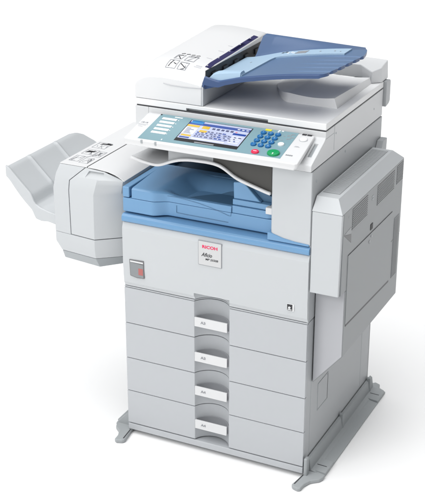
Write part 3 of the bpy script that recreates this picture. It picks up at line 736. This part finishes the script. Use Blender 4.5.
def ring_at(z, part):
    L, F, R = LV(z)
    def on(x):
        if x <= F[0]: k = (x-L[0])/(F[0]-L[0]); return (x, L[1]+(F[1]-L[1])*k)
        k = (x-F[0])/(R[0]-F[0]); return (x, F[1]+(R[1]-F[1])*k)
    sx = -0.188 if z <= 0.84 else (-0.188 + 0.052*(z-0.84)/0.045)
    if part == 'left': P = [L, on(sx-0.0012), (sx-0.0012, YB), (L[0], YB)]
    elif part == 'door': P = [on(sx+0.0012), F, R, (min(XR, R[0]+0.018), R[1]+0.03), (XR, 0.30), (sx+0.0012, 0.30)]
    elif part == 'core': P = [(L[0]+0.012, L[1]+0.012), (F[0], F[1]+0.014), (R[0]-0.012, R[1]+0.024), (XR-0.022, 0.2), (XR-0.022, YB-0.01), (L[0]+0.012, YB-0.01)]
    else: P = [L, F, R, (min(XR, R[0]+0.018), R[1]+0.03), (XR, YB), (L[0], YB)]
    return [(x, y, min(z, brz(x)-0.0035)) for x, y in P]
fi = loft('finisher', [ring_at(z, 'all') for z in (0.601, 0.632, 0.6635)], M['shell'], C, 0.0015, 2)
loft('finisher_skirt', [ring_at(z, 'all') for z in (0.565, 0.600)], M['grey'], fi, 0.0015, 2)
loft('finisher_core', [ring_at(z, 'core') for z in (0.650, 0.75, 0.875)], M['seam'], fi)
loft('finisher_frame', [ring_at(z, 'left') for z in (0.664, 0.75, 0.810, 0.840, 0.853, 0.8835)], M['shell'], fi, 0.0015, 2)
dr_ = loft('finisher_door', [ring_at(z, 'door') for z in (0.6662, 0.75, 0.810, 0.840, 0.853, 0.8835)], M['shell'], fi, 0.0012, 2)
bm = bmesh.new()
loft_in(bm, [[(-0.1345, -0.02, 0.8555), (-0.0640, -0.02, 0.8555), (-0.0690, 0.0150, 0.8555), (-0.1345, 0.0150, 0.8555)],
             [(-0.1345, -0.02, 0.8765), (-0.0670, -0.02, 0.8765), (-0.0740, 0.0330, 0.8765), (-0.1200, 0.0330, 0.8765)]])
cut(dr_, bm)
box('door_grip', (-0.133, 0.034, 0.8560), (-0.068, 0.040, 0.8720), M['cup'], dr_) if False else None
# top panels
bm = bmesh.new(); prism_in(bm, [(-0.2265, 0.0262), (-0.1330, 0.0262), (-0.1330, 0.480), (-0.2265, 0.480)], 'z', 0.8842, 0.8875); link('finisher_top', bm, M['white'], fi, 0.0008, 2)
bx_ = [(-0.1295, 0.8872), (-0.100, 0.8868)] + [(x, brz(x)) for x in rng(-0.09, -0.004, 9)]
prism('bridge_cover', bx_ + [(x, z-0.0030) for x, z in bx_[::-1]], 'y', 0.0262, 0.480, M['white'], fi, 0.0006, 2, bang=40)
box('bridge_wall', (-0.0090, 0.080, 0.815), (-0.0045, 0.475, 0.8575), M['seam'], fi, 0.0005, 2)
box('top_seam', (-0.1328, 0.030, 0.8842), (-0.1297, 0.300, 0.8866), M['black'], fi)
# diagram label
bm = bmesh.new()
def tl(pts, mi=0, z=0.8875): prism_in(bm, pts, 'z', z-0.001, z+0.0005, mi)
def tline(a, b, w=0.0015, mi=0):
    a = Vector(a); b = Vector(b); d_ = (b-a).normalized(); nn = Vector((-d_.y, d_.x))*w/2
    tl([tuple(a-nn), tuple(b-nn), tuple(b+nn), tuple(a+nn)], mi)
for px, py, w, h in ((-0.214, 0.055, 0.030, 0.05), (-0.176, 0.050, 0.030, 0.045), (-0.212, 0.125, 0.040, 0.045), (-0.168, 0.115, 0.025, 0.05), (-0.214, 0.19, 0.045, 0.055)):
    tline((px, py), (px+w, py)); tline((px+w, py), (px+w, py+h)); tline((px+w, py+h), (px, py+h)); tline((px, py+h), (px, py))
    for _ in range(6): tline((px+random.random()*w, py+random.random()*h), (px+random.random()*w, py+random.random()*h), 0.0018)
tl([(-0.208, 0.140), (-0.182, 0.150), (-0.176, 0.160), (-0.204, 0.160)], 1); tl([(-0.205, 0.225), (-0.178, 0.232), (-0.178, 0.240), (-0.200, 0.238)], 1)
tl([(-0.188, 0.236), (-0.168, 0.228), (-0.164, 0.238), (-0.184, 0.246)], 1)
tline((-0.18, 0.10), (-0.150, 0.150), 0.003); tline((-0.17, 0.06), (-0.150, 0.10), 0.002)
link('paper_jam_label', bm, None, fi, mats=[M['greyink'], M['ink']])

# finisher output tray
tp = [(-0.428, 0.8450), (-0.415, 0.8380), (-0.385, 0.8080), (-0.337, 0.7620), (-0.326, 0.7330), (-0.305, 0.7220), (-0.280, 0.7150), (-0.240, 0.7080)]
def trz(x): return smoothed(tp, x, 0.003)
def tl_end(y): return lerp([(0.02, 0.0), (0.39, 0.0), (0.42, 0.006), (0.45, 0.020), (0.475, 0.045), (0.50, 0.085)], y)
xsF = rng(-0.425, -0.236, 48); ysF = rng(0.030, 0.500, 95)
def ftop(x, y):
    z = trz(x)
    for yr in (0.145, 0.300):
        z += 0.0065*math.exp(-((y-yr)/0.006)**2)*min(1, (x+0.43)/0.02)
    return z
ft = sheet('stack_tray', xsF, ysF, ftop, lambda x, y: trz(x)-0.010, M['shell'], fi)
for vv in ft.data.vertices:
    y = vv.co.y + BASE.y; x = vv.co.x + BASE.x
    k = (-0.236-x)/0.189
    vv.co.x += tl_end(y)*k; vv.co.z += trz(x + tl_end(y)*k) - trz(x)
bm = bmesh.new()
XS = rng(-0.427, -0.236, 40)
low = [(x, trz(x) - 0.030 - 0.018*math.sin(math.pi*min(1, max(0, (x+0.43)/0.15)))) for x in XS]
prism_in(bm, [(x, trz(x)+0.004) for x in XS] + [(x, z) for x, z in reversed(low)], 'y', 0.0225, 0.0300)
w_ = link('tray_lip', bm, M['shell'], fi)
bv = w_.modifiers.new('bv', 'BEVEL'); bv.width = 0.002; bv.segments = 2; bv.limit_method = 'ANGLE'; bv.angle_limit = math.radians(50)

# --- stabiliser feet
def stabiliser(side):
    s = 1 if side > 0 else -1
    sh = [0.0]
    fx = lambda x: x if s > 0 else X1 - x + sh[0]
    def pr(pts, axis, a, b, bm):
        if axis == 'z': prism_in(bm, [(fx(x), y) for x, y in pts], 'z', a, b)
        if axis == 'y': prism_in(bm, [(fx(x), z) for x, z in pts], 'y', a, b)
        if axis == 'x': prism_in(bm, pts, 'x', fx(a), fx(b))
    ob = bpy.data.objects
    bm = bmesh.new()
    # long plate, cross-section sloping out
    pr([(0.6025, 0.0135), (0.6600, 0.0135), (0.6600, 0.0200), (0.6330, 0.0225), (0.6290, 0.0260), (0.6160, 0.0290), (0.6110, 0.0650), (0.6025, 0.0700)], 'y', 0.030, 0.600, bm)
    base = link('stabiliser', bm, M['foot'], C, 0.0015, 2)
    sh[0] = 0.010
    bm = bmesh.new()   # front arm
    pr([(0.5900, -0.0600), (0.5960, -0.0680), (0.6140, -0.0740), (0.6220, -0.0690), (0.6240, -0.045), (0.6340, -0.020), (0.6560, -0.0010), (0.6620, 0.0130), (0.6620, 0.0290), (0.6025, 0.0300), (0.6000, 0.000)], 'z', 0.0135, 0.0260, bm)
    link('front_arm', bm, M['foot'], base, 0.003, 3)
    bm = bmesh.new(); pr([(0.5955, -0.056), (0.5990, -0.0570), (0.6050, 0.000), (0.6015, 0.000)], 'z', 0.0240, 0.0266, bm); link('arm_slot', bm, M['seam'], base); sh[0] = 0.0
    bm = bmesh.new()
    if s > 0: pr([(0.6035, -0.003), (0.6150, -0.003), (0.6150, 0.018), (0.6035, 0.018)], 'z', 0.0200, 0.0840, bm)
    else: pr([(0.6025, 0.0170), (0.6600, 0.0170), (0.6560, 0.0260), (0.6060, 0.0800), (0.6025, 0.0800)], 'y', 0.022, 0.0295, bm)
    link('front_post', bm, M['foot'], base, 0.0045 if s > 0 else 0.002, 3)
    for ya, yb in ((0.040, 0.110), (0.520, 0.590)):
        bm = bmesh.new(); pr([(0.6165, ya), (0.6610, ya-0.004), (0.6610, yb-0.004), (0.6165, yb)], 'z', 0.0190, 0.0275, bm)
        link('tread_pad', bm, M['foot'], base, 0.002, 2)
    for y in (0.070, 0.555):
        bm = bmesh.new(); pr([(0.620, y), (0.6520, y-0.002), (0.6520, y+0.0008), (0.620, y+0.0028)], 'z', 0.0265, 0.0280, bm)
        link('pad_groove', bm, M['seam'], base)
    for y in (0.300, 0.560):
        bm = bmesh.new(); pr([(0.6030, y), (0.6175, y), (0.6175, y+0.012), (0.6030, y+0.012)], 'z', 0.024, 0.0790, bm)
        link('rib', bm, M['foot'], base, 0.003, 3)
    bm = bmesh.new()   # rear arm
    pr([(0.6025, 0.580), (0.6600, 0.580), (0.6570, 0.596), (0.6340, 0.6080), (0.6300, 0.630), (0.6120, 0.638), (0.6000, 0.625)], 'z', 0.0135, 0.0260, bm)
    link('rear_arm', bm, M['foot'], base, 0.003, 3)
    return base
stabiliser(1); stabiliser(-1)
